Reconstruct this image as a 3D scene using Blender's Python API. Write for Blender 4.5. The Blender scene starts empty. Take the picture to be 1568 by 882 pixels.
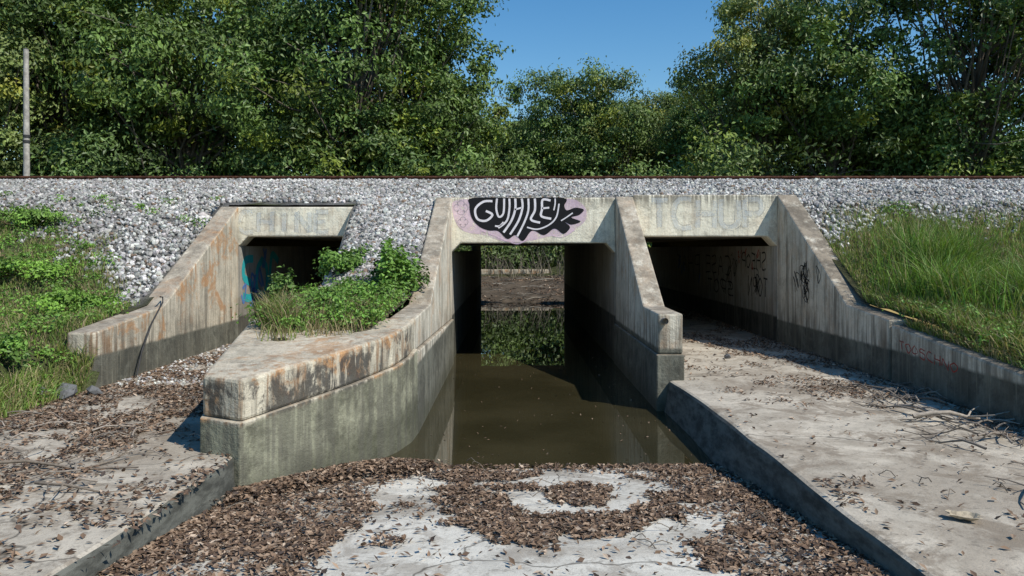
import bpy, math, numpy as np
from mathutils import Vector
rng=np.random.default_rng(7)
D=bpy.data; S=bpy.context.scene; COL=S.collection
# ---------------------------------------------------------------- helpers
def link(o,parent=None):
    COL.objects.link(o)
    if parent: o.parent=parent
    return o
def empty(n):
    e=D.objects.new(n,None); e.empty_display_size=.2; return link(e)
def hsh(i,j,s):
    v=np.sin(i*127.1+j*311.7+s*74.7)*43758.5453
    return v-np.floor(v)
def vn(x,y,s=0):
    xi=np.floor(x);yi=np.floor(y);fx=x-xi;fy=y-yi
    fx=fx*fx*(3-2*fx);fy=fy*fy*(3-2*fy)
    a=hsh(xi,yi,s);b=hsh(xi+1,yi,s);c=hsh(xi,yi+1,s);d=hsh(xi+1,yi+1,s)
    return (a*(1-fx)+b*fx)*(1-fy)+(c*(1-fx)+d*fx)*fy
def fbm(x,y,s=0,o=4):
    r=0;a=.5
    x=np.asarray(x,float);y=np.asarray(y,float)
    for k in range(o):
        r=r+a*vn(x,y,s+k);x=x*2.03;y=y*2.03;a*=.5
    return r/(1-.5**o)
def arr_mesh(name,V,F,mats,col=None,mi=None,smooth=False):
    V=np.asarray(V,np.float32);F=np.asarray(F,np.int32);n,k=F.shape
    me=D.meshes.new(name)
    me.vertices.add(len(V));me.vertices.foreach_set('co',V.ravel())
    me.loops.add(n*k);me.loops.foreach_set('vertex_index',F.ravel())
    me.polygons.add(n);me.polygons.foreach_set('loop_start',np.arange(n,dtype=np.int32)*k)
    me.polygons.foreach_set('loop_total',np.full(n,k,np.int32))
    if mi is not None: me.polygons.foreach_set('material_index',np.asarray(mi,np.int32))
    me.polygons.foreach_set('use_smooth',np.full(n,smooth))
    me.update(calc_edges=True)
    if col is not None:
        c=np.ones((len(V),4),np.float32);c[:,:3]=col
        at=me.color_attributes.new('Col','FLOAT_COLOR','POINT');at.data.foreach_set('color',c.ravel())
    for m in (mats if isinstance(mats,(list,tuple)) else [mats]): me.materials.append(m)
    return me
def obj(name,me,parent=None,loc=None):
    o=D.objects.new(name,me)
    if loc is not None:o.location=loc
    return link(o,parent)
def rotm(n):
    q=rng.normal(size=(n,4));q/=np.linalg.norm(q,axis=1)[:,None]
    w,x,y,z=q.T
    return np.stack([1-2*(y*y+z*z),2*(x*y-z*w),2*(x*z+y*w),2*(x*y+z*w),1-2*(x*x+z*z),2*(y*z-x*w),2*(x*z-y*w),2*(y*z+x*w),1-2*(x*x+y*y)],1).reshape(n,3,3)
def leaves(C,L,Wd,up=.5,fold=.25,out=None,jit=.55):
    n=len(C)
    if out is None:
        nrm=rng.normal(size=(n,3));nrm[:,2]=np.abs(nrm[:,2])+up
    else:
        nrm=out/(np.linalg.norm(out,axis=1)[:,None]+1e-6)+rng.normal(size=(n,3))*jit;nrm[:,2]+=up
    nrm/=np.linalg.norm(nrm,axis=1)[:,None]
    t=rng.normal(size=(n,3));t-=nrm*(t*nrm).sum(1)[:,None];t/=np.linalg.norm(t,axis=1)[:,None]
    b=np.cross(nrm,t)
    L=np.broadcast_to(L,(n,))[:,None];Wd=np.broadcast_to(Wd,(n,))[:,None]
    V=np.stack([C-t*L/2,C+b*Wd/2+nrm*Wd*fold-t*L*.05,C+t*L/2,C-b*Wd/2+nrm*Wd*fold-t*L*.05],1).reshape(-1,3)
    return V,np.arange(4*n).reshape(n,4)
def blades(P,h,w,bend,stiff=.35):
    n=len(P);a=rng.uniform(0,2*np.pi,n);d=np.stack([np.cos(a),np.sin(a),0*a],1)
    a2=rng.uniform(0,2*np.pi,n);s=np.stack([np.cos(a2),np.sin(a2),0*a],1)
    h=h[:,None];w=np.broadcast_to(w,(n,))[:,None];bend=(bend*rng.uniform(.2,1,n))[:,None]
    z=np.array([[0,0,1.]])
    m=P+z*h*.55+d*h*bend*.35;t=P+z*h*(1-.35*bend)+d*h*bend
    V=np.stack([P-s*w/2,P+s*w/2,m+s*w*.4,m-s*w*.4,t+s*w*.05,t-s*w*.05],1).reshape(-1,3)
    i=np.arange(n)[:,None]*6
    F=np.concatenate([i+np.array([[0,1,2,3]]),i+np.array([[3,2,4,5]])])
    return V,F
def tube(pts,rad,seg=7):
    pts=np.asarray(pts,float);n=len(pts);V=[];F=[]
    for i in range(n):
        t=pts[min(i+1,n-1)]-pts[max(i-1,0)];t/=np.linalg.norm(t)+1e-9
        u=np.cross(t,[.13,.31,.94] if abs(t[2])<.9 else [1,0,0]);u/=np.linalg.norm(u)+1e-9;v=np.cross(t,u)
        for k in range(seg):
            a=2*np.pi*k/seg;V.append(pts[i]+rad[i]*(u*np.cos(a)+v*np.sin(a)))
    for i in range(n-1):
        for k in range(seg):
            k2=(k+1)%seg;F.append([i*seg+k,i*seg+k2,(i+1)*seg+k2,(i+1)*seg+k])
    return np.array(V),np.array(F)
class Acc:
    def __init__(s):s.V=[];s.F=[];s.C=[];s.M=[];s.n=0
    def add(s,V,F,c=(1,1,1),m=0):
        s.V.append(V);s.F.append(F+s.n);s.n+=len(V)
        c=np.asarray(c,float);s.C.append(np.broadcast_to(c,(len(V),3)));s.M.append(np.full(len(F),m))
    def mesh(s,name,mats,smooth=False):
        return arr_mesh(name,np.concatenate(s.V),np.concatenate(s.F),mats,np.concatenate(s.C),np.concatenate(s.M),smooth)
# ---------------------------------------------------------------- materials
class NT:
    def __init__(s,name):
        s.m=D.materials.new(name);s.m.use_nodes=True;s.t=s.m.node_tree;s.t.nodes.clear()
        s.out=s.t.nodes.new('ShaderNodeOutputMaterial')
    def n(s,ty,ins={},**kw):
        nd=s.t.nodes.new('ShaderNode'+ty)
        for k,v in kw.items():setattr(nd,k,v)
        for k,v in ins.items():s.set(nd.inputs[k],v)
        return nd
    def set(s,i,v):
        if isinstance(v,bpy.types.NodeSocket):s.t.links.new(v,i)
        elif isinstance(v,bpy.types.Node):s.t.links.new(v.outputs[0],i)
        else:
            if hasattr(i.default_value,'__len__') and hasattr(v,'__len__') and len(v)==3 and len(i.default_value)==4:v=(*v,1)
            i.default_value=v
    def math(s,op,a,b=0.0,c=None,clamp=False):
        ins={0:a,1:b}
        if c is not None: ins[2]=c
        return s.n('Math',ins,operation=op,use_clamp=clamp).outputs[0]
    def mix(s,f,a,b,mode='MIX'):
        nd=s.n('Mix',data_type='RGBA',blend_type=mode)
        s.set(nd.inputs['Factor'],f);s.set(nd.inputs['A'],a);s.set(nd.inputs['B'],b)
        return nd.outputs['Result']
    def ss(s,x,a,b):
        return s.n('MapRange',{'Value':x,'From Min':a,'From Max':b},interpolation_type='SMOOTHSTEP').outputs[0]
    def mul(s,*a):
        r=a[0]
        for b in a[1:]: r=s.math('MULTIPLY',r,b)
        return r
    def inv(s,a): return s.math('SUBTRACT',1,a)
    def pos(s,scale=(1,1,1)):
        if not hasattr(s,'g'):s.g=s.n('NewGeometry')
        return s.n('VectorMath',{0:s.g.outputs['Position'],1:scale},operation='MULTIPLY').outputs[0]
    def noise(s,sc,vec,det=5,rough=.6,dist=0):
        return s.n('TexNoise',{'Vector':vec,'Scale':sc,'Detail':det,'Roughness':rough,'Distortion':dist}).outputs[0]
    def bsdf(s,col,rough=.9,bump=None,bstr=.3,bdist=.02,spec=.2,**kw):
        p=s.n('BsdfPrincipled',{'Base Color':col,'Roughness':rough,'Specular IOR Level':spec})
        if bump is not None:
            b=s.n('Bump',{'Height':bump,'Strength':bstr,'Distance':bdist});s.set(p.inputs['Normal'],b)
        s.t.links.new(p.outputs[0],s.out.inputs[0]);return p
def concrete(name,base=(.50,.46,.37),low=(.125,.125,.10),z0=.80,slope=0,rust=.35,dark=.6,black=0,topc=(.34,.285,.22),topf=.75,topgrime=0):
    N=NT(name);p=N.pos()
    sx=N.n('SeparateXYZ',{0:p});x,y,z=sx.outputs
    nA=N.noise(.9,p,3,.65);nB=N.noise(5,p,4,.7);nC=N.noise(60,p,2,.7);nD=N.noise(2.1,p,5,.78,.3)
    st=N.noise(1,N.pos((5,5,.45)),4,.7);st2=N.noise(1,N.pos((11,11,.8)),3,.65);st3=N.noise(1,N.pos((26,26,1.2)),2,.65)
    c=N.mix(N.ss(nA,.3,.7),[v*.78 for v in base],base)
    c=N.mix(N.mul(N.ss(nD,.47,.64),.45),c,(.27,.24,.185))
    c=N.mix(N.mul(N.ss(nB,.47,.70),.35),c,(.26,.235,.185))
    c=N.mix(N.mul(N.ss(st,.48,.68),dark),c,(.10,.09,.07))
    c=N.mix(N.mul(N.ss(st3,.5,.66),dark*.55),c,(.135,.12,.095))
    c=N.mix(N.mul(N.ss(st2,.48,.64),N.ss(nA,.42,.55),rust),c,(.36,.17,.065))
    c=N.mix(N.mul(N.ss(N.noise(1.9,p,5,.72,.4),.51,.62),rust),c,(.44,.22,.085))
    zt=N.math('ADD',N.math('SUBTRACT',z,N.math('MULTIPLY',N.math('SUBTRACT',y,6.0),slope)),N.math('MULTIPLY',N.math('SUBTRACT',nB,.5),.06))
    if black:
        c=N.mix(N.mul(N.ss(N.noise(1,N.pos((2.6,2.6,1.5)),6,.78,.4),.46,.56),N.inv(N.ss(zt,z0+.26,z0+.40)),black),c,(.05,.047,.045))
        c=N.mix(N.mul(N.ss(N.noise(1,N.pos((9,9,1.0)),4,.7),.54,.61),.75),c,(.55,.49,.38))
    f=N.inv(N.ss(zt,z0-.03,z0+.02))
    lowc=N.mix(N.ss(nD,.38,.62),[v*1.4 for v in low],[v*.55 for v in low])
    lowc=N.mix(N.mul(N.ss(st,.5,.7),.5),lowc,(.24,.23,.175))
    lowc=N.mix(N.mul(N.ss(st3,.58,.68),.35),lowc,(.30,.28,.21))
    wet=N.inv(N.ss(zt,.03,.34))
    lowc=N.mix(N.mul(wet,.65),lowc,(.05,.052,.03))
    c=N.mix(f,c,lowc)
    g=N.mul(N.inv(N.ss(zt,z0,z0+.5)),N.ss(st2,.40,.60))
    c=N.mix(N.math('MULTIPLY',g,.6*(dark>.1)),c,(.10,.095,.075))
    if topgrime:
        c=N.mix(N.mul(N.ss(z,topgrime-.28,topgrime),N.ss(st3,.40,.56),.75),c,(.13,.115,.09))
    nz=N.n('SeparateXYZ',{0:N.g.outputs['Normal']}).outputs[2]
    tc=N.mix(N.ss(nD,.4,.62),topc,[v*.5 for v in topc])
    c=N.mix(N.mul(N.ss(nz,.45,.75),N.ss(nB,.25,.5),topf),c,tc)
    c=N.mix(N.mul(N.ss(nC,.52,.75),.4),c,(.14,.13,.11))
    N.bsdf(c,.92,N.noise(14,p,4,.8),.5,.035);return N.m
def slab(name,base,side=(.10,.10,.085),dirt=1.):
    N=NT(name);p=N.pos()
    nA=N.noise(.8,p,4,.65,.3);nB=N.noise(4,p,5,.74);nC=N.noise(70,p,2,.7)
    c=N.mix(N.ss(nA,.32,.68),[v*.70 for v in base],base)
    c=N.mix(N.mul(N.ss(nB,.46,.66),.55*dirt),c,[v*.5 for v in base])
    c=N.mix(N.mul(N.ss(N.noise(1.7,p,6,.77,.6),.48,.60),.7*dirt),c,(.18,.14,.10))
    c=N.mix(N.mul(N.ss(N.noise(.55,p,5,.7,.8),.48,.60),.5*dirt),c,(.24,.195,.145))
    c=N.mix(N.mul(N.ss(N.noise(13,p,4,.75),.54,.66),.5),c,(.14,.12,.095))
    c=N.mix(N.mul(N.ss(nC,.52,.72),.45),c,[v*.4 for v in base])
    wv=N.n('VectorMath',{0:p,1:N.n('TexNoise',{'Vector':p,'Scale':1.1,'Detail':4}).outputs['Color']},operation='ADD')
    v=N.n('TexVoronoi',{'Vector':wv,'Scale':.38},feature='DISTANCE_TO_EDGE').outputs[0]
    ck=N.math('MULTIPLY',N.math('SUBTRACT',1,N.ss(v,.0,.007)),.75)
    c=N.mix(ck,c,(.06,.05,.04))
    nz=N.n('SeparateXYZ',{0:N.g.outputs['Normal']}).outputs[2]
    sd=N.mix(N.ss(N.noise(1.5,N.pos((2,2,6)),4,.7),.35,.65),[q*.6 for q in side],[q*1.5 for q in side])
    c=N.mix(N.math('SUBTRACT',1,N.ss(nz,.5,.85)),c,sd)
    N.bsdf(c,.93,N.noise(11,p,5,.8),.4,.025);return N.m
def vcol(name,rough=.8,trans=0,spec=.2,bump=False,jit=.0):
    N=NT(name);a=N.n('Attribute',attribute_name='Col').outputs['Color']
    p=N.pos();c=a
    if bump:
        nz=N.noise(30,p,2,.7);c=N.mix(N.ss(nz,.3,.7),N.mix(1,a,(.68,.68,.68),'MULTIPLY'),a)
        b=N.bsdf(c,rough,None,spec=spec)
    else:
        b=N.bsdf(c,rough,spec=spec)
    if trans:
        t=N.n('BsdfTranslucent',{'Color':N.mix(1,a,(1.25,1.35,.5),'MULTIPLY')})
        mx=N.n('MixShader',{0:trans});N.t.links.new(b.outputs[0],mx.inputs[1]);N.t.links.new(t.outputs[0],mx.inputs[2])
        N.t.links.new(mx.outputs[0],N.out.inputs[0])
    return N.m
M_conc=concrete('weathered_concrete',base=(.69,.615,.475),rust=.75,dark=.6)
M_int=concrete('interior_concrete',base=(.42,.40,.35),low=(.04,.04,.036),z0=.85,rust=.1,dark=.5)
M_left=concrete('low_wall_concrete',base=(.66,.595,.46),low=(.225,.22,.155),z0=.66,slope=.12,rust=.85,dark=.55,black=.9,topc=(.54,.455,.34),topf=.5)
M_lint=concrete('lintel_concrete',base=(.92,.86,.69),rust=.12,dark=.22,topgrime=3.03)
M_wing=concrete('wing_concrete',base=(.73,.675,.55),low=(.125,.125,.10),rust=.3,dark=.7,topc=(.35,.285,.21))
M_wingr=concrete('right_wing_concrete',base=(.66,.61,.50),low=(.11,.11,.09),rust=.15,dark=.8,topc=(.27,.225,.17),topf=.95)
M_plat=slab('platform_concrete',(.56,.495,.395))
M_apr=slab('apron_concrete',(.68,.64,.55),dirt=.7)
M_leaf=vcol('foliage',.5,.15,.35)
M_grass=vcol('grass_blades',.6,.25,.3)
M_lit=vcol('dry_leaf_litter',.85,.0,.15)
M_stone=vcol('crushed_stone',.9,0,.2,True)
M_bark=vcol('bark',.95,0,.1,True)
def terrain_mat():
    N=NT('ground_soil');p=N.pos();a=N.n('Attribute',attribute_name='Col').outputs['Color']
    n1=N.noise(3,p,5,.7);n2=N.noise(40,p,3,.7)
    c=N.mix(N.ss(n1,.35,.65),N.mix(1,a,(.55,.55,.55),'MULTIPLY'),a)
    c=N.mix(N.math('MULTIPLY',N.ss(n2,.45,.62),.65),c,(.03,.028,.015))
    N.bsdf(c,.95,N.math('ADD',n1,n2),.8,.05);return N.m
M_terr=terrain_mat()
def water():
    N=NT('murky_water');p=N.pos();n=N.noise(1.6,p,2,.5);n2=N.noise(.5,p,3,.6)
    c=N.mix(N.ss(n2,.35,.65),(.030,.026,.012),(.046,.039,.019))
    b=N.bsdf(c,.01,n,.015,.05,1.0);b.inputs['IOR'].default_value=1.4;return N.m
M_wat=water()
def rusty():
    N=NT('rusty_steel');p=N.pos();n=N.noise(9,p,4,.7)
    N.bsdf(N.mix(N.ss(n,.35,.65),(.055,.022,.014),(.15,.065,.04)),.8,n,.3,.01);return N.m
M_rust=rusty()
def simple(name,col,rough=.7,sc=14,v=.6):
    N=NT(name);p=N.pos();n=N.noise(sc,p,4,.7)
    N.bsdf(N.mix(N.ss(n,.3,.7),[c*v for c in col],col),rough,n,.3,.01);return N.m
def paint(name,col,alpha,lo=.32,hi=.5):
    N=NT(name);p=N.pos();n=N.noise(6,p,6,.8);b=N.bsdf(N.mix(N.ss(n,.3,.7),[c*.75 for c in col],col),.75)
    tr=N.n('BsdfTransparent');mx=N.n('MixShader',{0:N.mul(N.ss(n,lo,hi),alpha)})
    N.t.links.new(tr.outputs[0],mx.inputs[1]);N.t.links.new(b.outputs[0],mx.inputs[2]);N.t.links.new(mx.outputs[0],N.out.inputs[0]);return N.m
# ---------------------------------------------------------------- solids
def poly_solid(name,bot,top,mat,parent,bevel=.02):
    n=len(bot);V=[tuple(v) for v in bot]+[tuple(v) for v in top]
    F=[tuple(range(n-1,-1,-1)),tuple(range(n,2*n))]+[(i,(i+1)%n,n+(i+1)%n,n+i) for i in range(n)]
    me=D.meshes.new(name);me.from_pydata(V,[],F);me.materials.append(mat)
    import bmesh
    bm=bmesh.new();bm.from_mesh(me);bmesh.ops.recalc_face_normals(bm,faces=bm.faces);bm.to_mesh(me);bm.free()
    o=obj(name,me,parent)
    if bevel:
        b=o.modifiers.new('b','BEVEL');b.width=bevel;b.segments=2;b.limit_method='ANGLE'
    return o
def yz(name,x0,x1,prof,mat,parent,bevel=.02):
    return poly_solid(name,[(x0,y,z) for y,z in prof],[(x1,y,z) for y,z in prof],mat,parent,bevel)
def xz(name,y0,y1,prof,mat,parent,bevel=.02):
    return poly_solid(name,[(x,y0,z) for x,z in prof],[(x,y1,z) for x,z in prof],mat,parent,bevel)
def box(name,x0,x1,y0,y1,z0,z1,mat,parent,bevel=.02):
    return yz(name,x0,x1,[(y0,z0),(y1,z0),(y1,z1),(y0,z1)],mat,parent,bevel)
cul=empty('concrete_railway_culvert')
YP=13.6;YB=26.9
def lintel(name,x0,x1,o0,o1,zs,zt,y0,y1,mat):
    h=.16
    xz(name,y0,y1,[(x0,zs-.17),(o0,zs-.17),(o0+h,zs),(o1-h,zs),(o1,zs-.17),(x1,zs-.17),(x1,zt),(x0,zt)],mat,cul,.025)
lintel('centre_lintel',-1.41,1.868,-1.10,1.868,2.17,3.0,YP,YP+.4,M_lint)
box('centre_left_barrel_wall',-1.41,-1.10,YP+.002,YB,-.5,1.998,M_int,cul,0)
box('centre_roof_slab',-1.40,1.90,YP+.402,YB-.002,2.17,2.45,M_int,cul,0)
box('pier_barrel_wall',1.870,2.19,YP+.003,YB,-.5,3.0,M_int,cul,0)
box('centre_rear_lintel',-1.41,2.3,YB+.002,YB+.3,2.17,3.2,M_int,cul)
box('rear_post',-1.45,-1.13,YB+.002,YB+.3,-.5,2.168,M_lint,cul)
yz('centre_left_wing',-1.38,-1.085,[(YP-.002,.80),(YP-.002,3.0),(10.0,1.34),(8.4,1.30),(8.4,.93)],M_wing,cul,.025)
yz('centre_left_wing_footing',-1.38,-1.05,[(YP-.002,-.5),(YP-.002,.798),(8.4,.928),(8.4,-.5)],M_wing,cul,.02)
yz('pier_wing',1.872,2.19,[(YP-.003,.72),(YP-.003,3.02),(10.75,1.25),(9.62,1.24),(9.62,.72)],M_wing,cul,.025)
yz('pier_wing_footing',1.845,2.205,[(YP-.003,-.5),(YP-.003,.718),(9.59,.718),(9.59,-.5)],M_wing,cul,.02)
lintel('right_lintel',2.192,5.15,2.192,4.80,2.29,3.05,YP+.02,YP+.42,M_lint)
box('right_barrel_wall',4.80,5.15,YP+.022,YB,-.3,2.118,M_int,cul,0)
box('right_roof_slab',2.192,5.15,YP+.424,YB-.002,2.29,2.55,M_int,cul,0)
yz('right_wing',4.80,5.15,[(YP+.018,.1),(YP+.018,3.06),(10.78,1.27),(9.57,1.17),(9.57,.1)],M_wingr,cul,.025)
yz('right_low_wall',4.825,5.10,[(9.568,.1),(9.568,1.11),(7.0,.88),(4.2,.62),(4.2,.1)],M_wingr,cul,.03)
lintel('left_lintel',-5.28,-2.70,-4.95,-2.90,2.29,2.83,YP+.01,YP+.40,M_lint)
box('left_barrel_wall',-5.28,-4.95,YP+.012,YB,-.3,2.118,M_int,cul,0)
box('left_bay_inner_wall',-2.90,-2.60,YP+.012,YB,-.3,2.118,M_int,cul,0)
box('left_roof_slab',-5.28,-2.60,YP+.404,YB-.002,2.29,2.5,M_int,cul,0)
yz('left_wing',-5.28,-4.95,[(YP+.008,.1),(YP+.008,2.84),(10.67,1.26),(8.9,1.08),(8.9,.1)],M_conc,cul,.025)
yz('left_bay_inner_wing',-2.90,-2.62,[(YP+.008,-.2),(YP+.008,2.83),(12.6,2.1),(11.7,1.58),(10.7,1.32),(8.41,1.29),(8.41,-.2)],M_conc,cul,.025)
def wedge(off,dz0,dz1,bot,name,bev):
    P=[(-1.085,8.395),(-1.10,8.05),(-1.20,7.65),(-1.50,7.05),(-2.17,6.02),(-2.54,6.16),(-2.90,8.395)]
    c=np.array([-2.0,7.6]);Q=[]
    for i,(x,y) in enumerate(P):
        v=np.array([x,y]);
        if 0<i<6: d=v-c;v=v+d/np.linalg.norm(d)*off
        elif i==0: v=v+np.array([off,0])
        Q.append(v)
    top=[(x,y,np.interp(y,[6,8.4],[1.02,1.30])-dz1) for x,y in Q]
    b=[(x,y,bot if bot is not None else np.interp(y,[6,8.4],[1.02,1.30])-dz0) for x,y in Q]
    poly_solid(name,b,top,M_left,cul,bev)
wedge(0,.338,0,None,'nose_wall_top',.03)
wedge(.03,0,.34,-.5,'nose_wall_base',.012)
def AZ(y): return np.interp(y,[-10,3,4.2,7.1,7.6],[.38,.34,.25,.0,-.06])
def plat(name,edgeT,edgeB,outer,z,mat):
    T=[(x,y,z) for x,y in edgeT]+[(x,y,z) for x,y in outer]
    B=[(x,y,-.5) for x,y in edgeB]+[(x,y,-.5) for x,y in outer]
    return poly_solid(name,B,T,mat,None,.035)
def wob(P,seed):
    o=[]
    for (x0,y0),(x1,y1) in zip(P[:-1],P[1:]):
        n=max(1,int(min(12,abs(y1-y0))/.22))
        for t in np.linspace(0,1,n,endpoint=False):
            y=y0+(y1-y0)*t;o.append((x0+(x1-x0)*t+(float(vn(np.array(y*2.1),np.array(0.),seed))-.5)*.035*(y<9.4),y))
    return o+[P[-1]]
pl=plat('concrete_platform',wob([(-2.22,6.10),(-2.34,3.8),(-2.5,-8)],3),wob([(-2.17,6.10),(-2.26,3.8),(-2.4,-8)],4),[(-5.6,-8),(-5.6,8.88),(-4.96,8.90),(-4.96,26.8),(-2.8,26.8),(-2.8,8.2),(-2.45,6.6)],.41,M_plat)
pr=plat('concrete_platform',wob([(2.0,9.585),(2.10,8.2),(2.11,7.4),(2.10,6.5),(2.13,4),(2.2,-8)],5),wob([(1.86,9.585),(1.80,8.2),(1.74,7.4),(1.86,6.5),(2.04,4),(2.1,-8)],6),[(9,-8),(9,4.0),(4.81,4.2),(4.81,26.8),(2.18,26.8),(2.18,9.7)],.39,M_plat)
ys=np.linspace(-8,7.6,90);xs=np.linspace(-2.6,2.6,40);X,Y=np.meshgrid(xs,ys);Z=AZ(Y)+(fbm(X*.9,Y*.9,3)-.5)*.02
def grid_faces(nx,ny):
    i=np.arange(ny-1)[:,None]*nx+np.arange(nx-1)[None];i=i.ravel();return np.stack([i,i+1,i+nx+1,i+nx],1)
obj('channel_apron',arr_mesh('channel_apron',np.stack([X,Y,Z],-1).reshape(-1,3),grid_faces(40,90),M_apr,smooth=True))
obj('water',arr_mesh('water',[(-1.6,6.9,0),(2.3,6.9,0),(2.3,45,0),(-1.6,45,0)],[[0,1,2,3]],M_wat))
box('concrete_curb',-5,1.9,37.35,37.7,.2,1.02,M_conc,None,.04)
# ---------------------------------------------------------------- terrain
def TH(x,y):
    x=np.asarray(x,float);y=np.asarray(y,float)
    yp=[-400,5,7,8.9,10.67,13.6,15.2,17.2,17.9,23,23.8,28,60,400]
    L=np.interp(y,yp,[1.0,.9,.9,1.04,1.28,2.62,3.12,3.56,3.67,3.67,3.5,1.2,1.0,1.0])
    R=np.interp(y,yp,[.7,.72,.92,1.17,1.30,2.85,3.15,3.56,3.67,3.67,3.5,1.2,1.0,1.0])
    z=np.where(x<0,L,R)
    mid=(x>-5.5)&(x<5.3)&(y>13.7)&(y<27)
    zm=np.interp(y,[13.7,14.0,15.5,17.2,17.9,23,23.8,26.9],[2.86,2.93,3.25,3.56,3.67,3.67,3.5,3.15])
    z=np.where(mid,zm,z)
    s=np.clip((-4.95-x)*1.1,0,1);fade=np.clip((9.1-y)/.5,0,1)*(x<0)
    z=z*(1-fade)+fade*(.33+s*(z-.33))
    n=(fbm(x*.6,y*.6,1)-.5)*.35*np.clip((np.abs(x)-5.3)/2,0,1)*np.clip((17-y)/3,0,1)
    z=z+n+(fbm(x*3,y*3,5)-.5)*.06
    ch=(y>27.1)&(np.abs(x-.4)<7)
    zc=np.interp(y,[27,29,33,37,37.8,39],[-.10,.05,.45,.62,.95,1.0])+(fbm(x*.8,y*.8,9)-.5)*.35+np.clip(np.abs(x-.2)-1,0,2)*.08
    w=np.clip((7-np.abs(x-.4))/1.5,0,1)
    return np.where(ch,z*(1-w)+zc*w,z)
def spaced(a,b,st,far):
    m=np.arange(a,b,st);o=[];d=st;v=b
    while v<far: o.append(v);d*=1.35;v+=d
    o.append(far);lo=[];d=st;v=a-st
    while v>-far: lo.append(v);d*=1.35;v-=d
    lo.append(-far);return np.array(lo[::-1]+list(m)+o)
gx=spaced(-13,13,.17,600);gy=spaced(1,40,.17,600)
X,Y=np.meshgrid(gx,gy);Z=TH(X,Y)
F=grid_faces(len(gx),len(gy));V=np.stack([X,Y,Z],-1).reshape(-1,3)
fc=V[F].mean(1);cx,cy=fc[:,0],fc[:,1]
dele=((cx>-5.22)&(cx<5.06)&(cy>8.9)&(cy<13.83))|((cx>-4.85)&(cx<5.06)&(cy>-8)&(cy<=8.9))|((cx>-5.2)&(cx<5.06)&(cy>26.7)&(cy<27.3))
F=F[~dele]
def ballast_edge(x):
    return np.where(x<0,np.interp(x,[-14,-10,-7.5,-5.3,-5.2,0],[14.6,14.2,12.4,10.7,13.7,13.7]),np.interp(x,[0,5.0,5.1,6.5,9,14],[13.7,13.7,12.3,13.0,12.9,13.4]))+(fbm(x*1.1,x*0+3,4)-.5)*1.2
soil=np.array([.085,.07,.042]);grs=np.array([.10,.125,.04]);bal=np.array([.21,.20,.185]);mudc=np.array([.15,.115,.085])
g=fbm(V[:,0]*.5,V[:,1]*.5,2)[:,None];col=soil*(1-g)+grs*g
isb=((V[:,1]>ballast_edge(V[:,0]))&(V[:,1]<24.5));col=np.where(isb[:,None],bal,col)
ism=((V[:,1]>27)&(np.abs(V[:,0]-.4)<6.5)&(V[:,1]<37.2));col=np.where(ism[:,None],mudc,col)
obj('ground',arr_mesh('ground',V,F,M_terr,col,smooth=True))
def FH(x,y):
    z=np.interp(y,[6.6,7.3,8.4,10.2,13.9],[1.06,1.16,1.34,1.46,2.95])
    zl=np.interp(y,[6.6,7.3,8.4,10.7,11.7,12.6,13.6,13.9],[1.06,1.16,1.32,1.36,1.64,2.15,2.85,2.9])
    t=np.clip((-2.2-x)/.65,0,1);return z*(1-t)+zl*t+(fbm(x*3,y*3,8)-.5)*.07*np.clip((y-6.6)*1.5,0,1)
def planter_in(x,y):
    xr=np.interp(y,[6.6,7.2,7.8,8.4,9],[-2.22,-1.78,-1.46,-1.38,-1.34]);xl=np.interp(y,[6.6,8.4,9],[-2.35,-2.8,-2.86]);return xl,xr
ys=np.linspace(6.75,13.95,100);V=[]
for yy in ys:
    a,b=planter_in(0,yy)
    b=b+(float(vn(np.array(yy*3.),np.array(1.),2))-.5)*.14*(yy<8.4)
    xx=np.linspace(a,b,22);zz=FH(xx,np.full(22,yy));e=np.minimum(np.arange(22),21-np.arange(22))
    if yy<8.4: zz=np.where(e==0,zz-.09,zz)
    V+=[(p,yy,q) for p,q in zip(xx,zz)]
V=np.array(V);col=np.where((V[:,1]>10)[:,None],bal,soil+np.array([.05,.04,.02]))
obj('planted_fill',arr_mesh('planted_fill',V,grid_faces(22,100),M_terr,col,smooth=True))
# ---------------------------------------------------------------- ballast stones
ph=(1+5**.5)/2
ico=np.array([(-1,ph,0),(1,ph,0),(-1,-ph,0),(1,-ph,0),(0,-1,ph),(0,1,ph),(0,-1,-ph),(0,1,-ph),(ph,0,-1),(ph,0,1),(-ph,0,-1),(-ph,0,1)])/1.9
icf=np.array([(0,11,5),(0,5,1),(0,1,7),(0,7,10),(0,10,11),(1,5,9),(5,11,4),(11,10,2),(10,7,6),(7,1,8),(3,9,4),(3,4,2),(3,2,6),(3,6,8),(3,8,9),(4,9,5),(2,4,11),(6,2,10),(8,6,7),(9,8,1)])
def stones(P,size):
    n=len(P);R=rotm(n)
    v=ico[None]*(1+rng.uniform(-.28,.28,(n,12,1)))*rng.uniform(.55,1.2,(n,1,3))*size[:,None,None]
    v=np.einsum('nij,nkj->nki',R,v)+P[:,None]
    c=np.clip(rng.lognormal(-.98,.42,n),.08,.70)*(.68+.64*fbm(P[:,0]*.7,P[:,1]*.7,88))
    c=c[:,None]*np.array([[1.04,1.0,.93]])*(1+rng.uniform(-.04,.04,(n,3)))
    c=np.where(rng.random((n,1))<.06,np.array([[.25,.18,.13]]),c)
    return v.reshape(-1,3),(icf[None]+np.arange(n)[:,None,None]*12).reshape(-1,3),np.repeat(c,12,0)
n=96000
x=rng.uniform(-15,15,n);y=13.75-3.2+rng.random(n)*(19.2-10.5)
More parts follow.
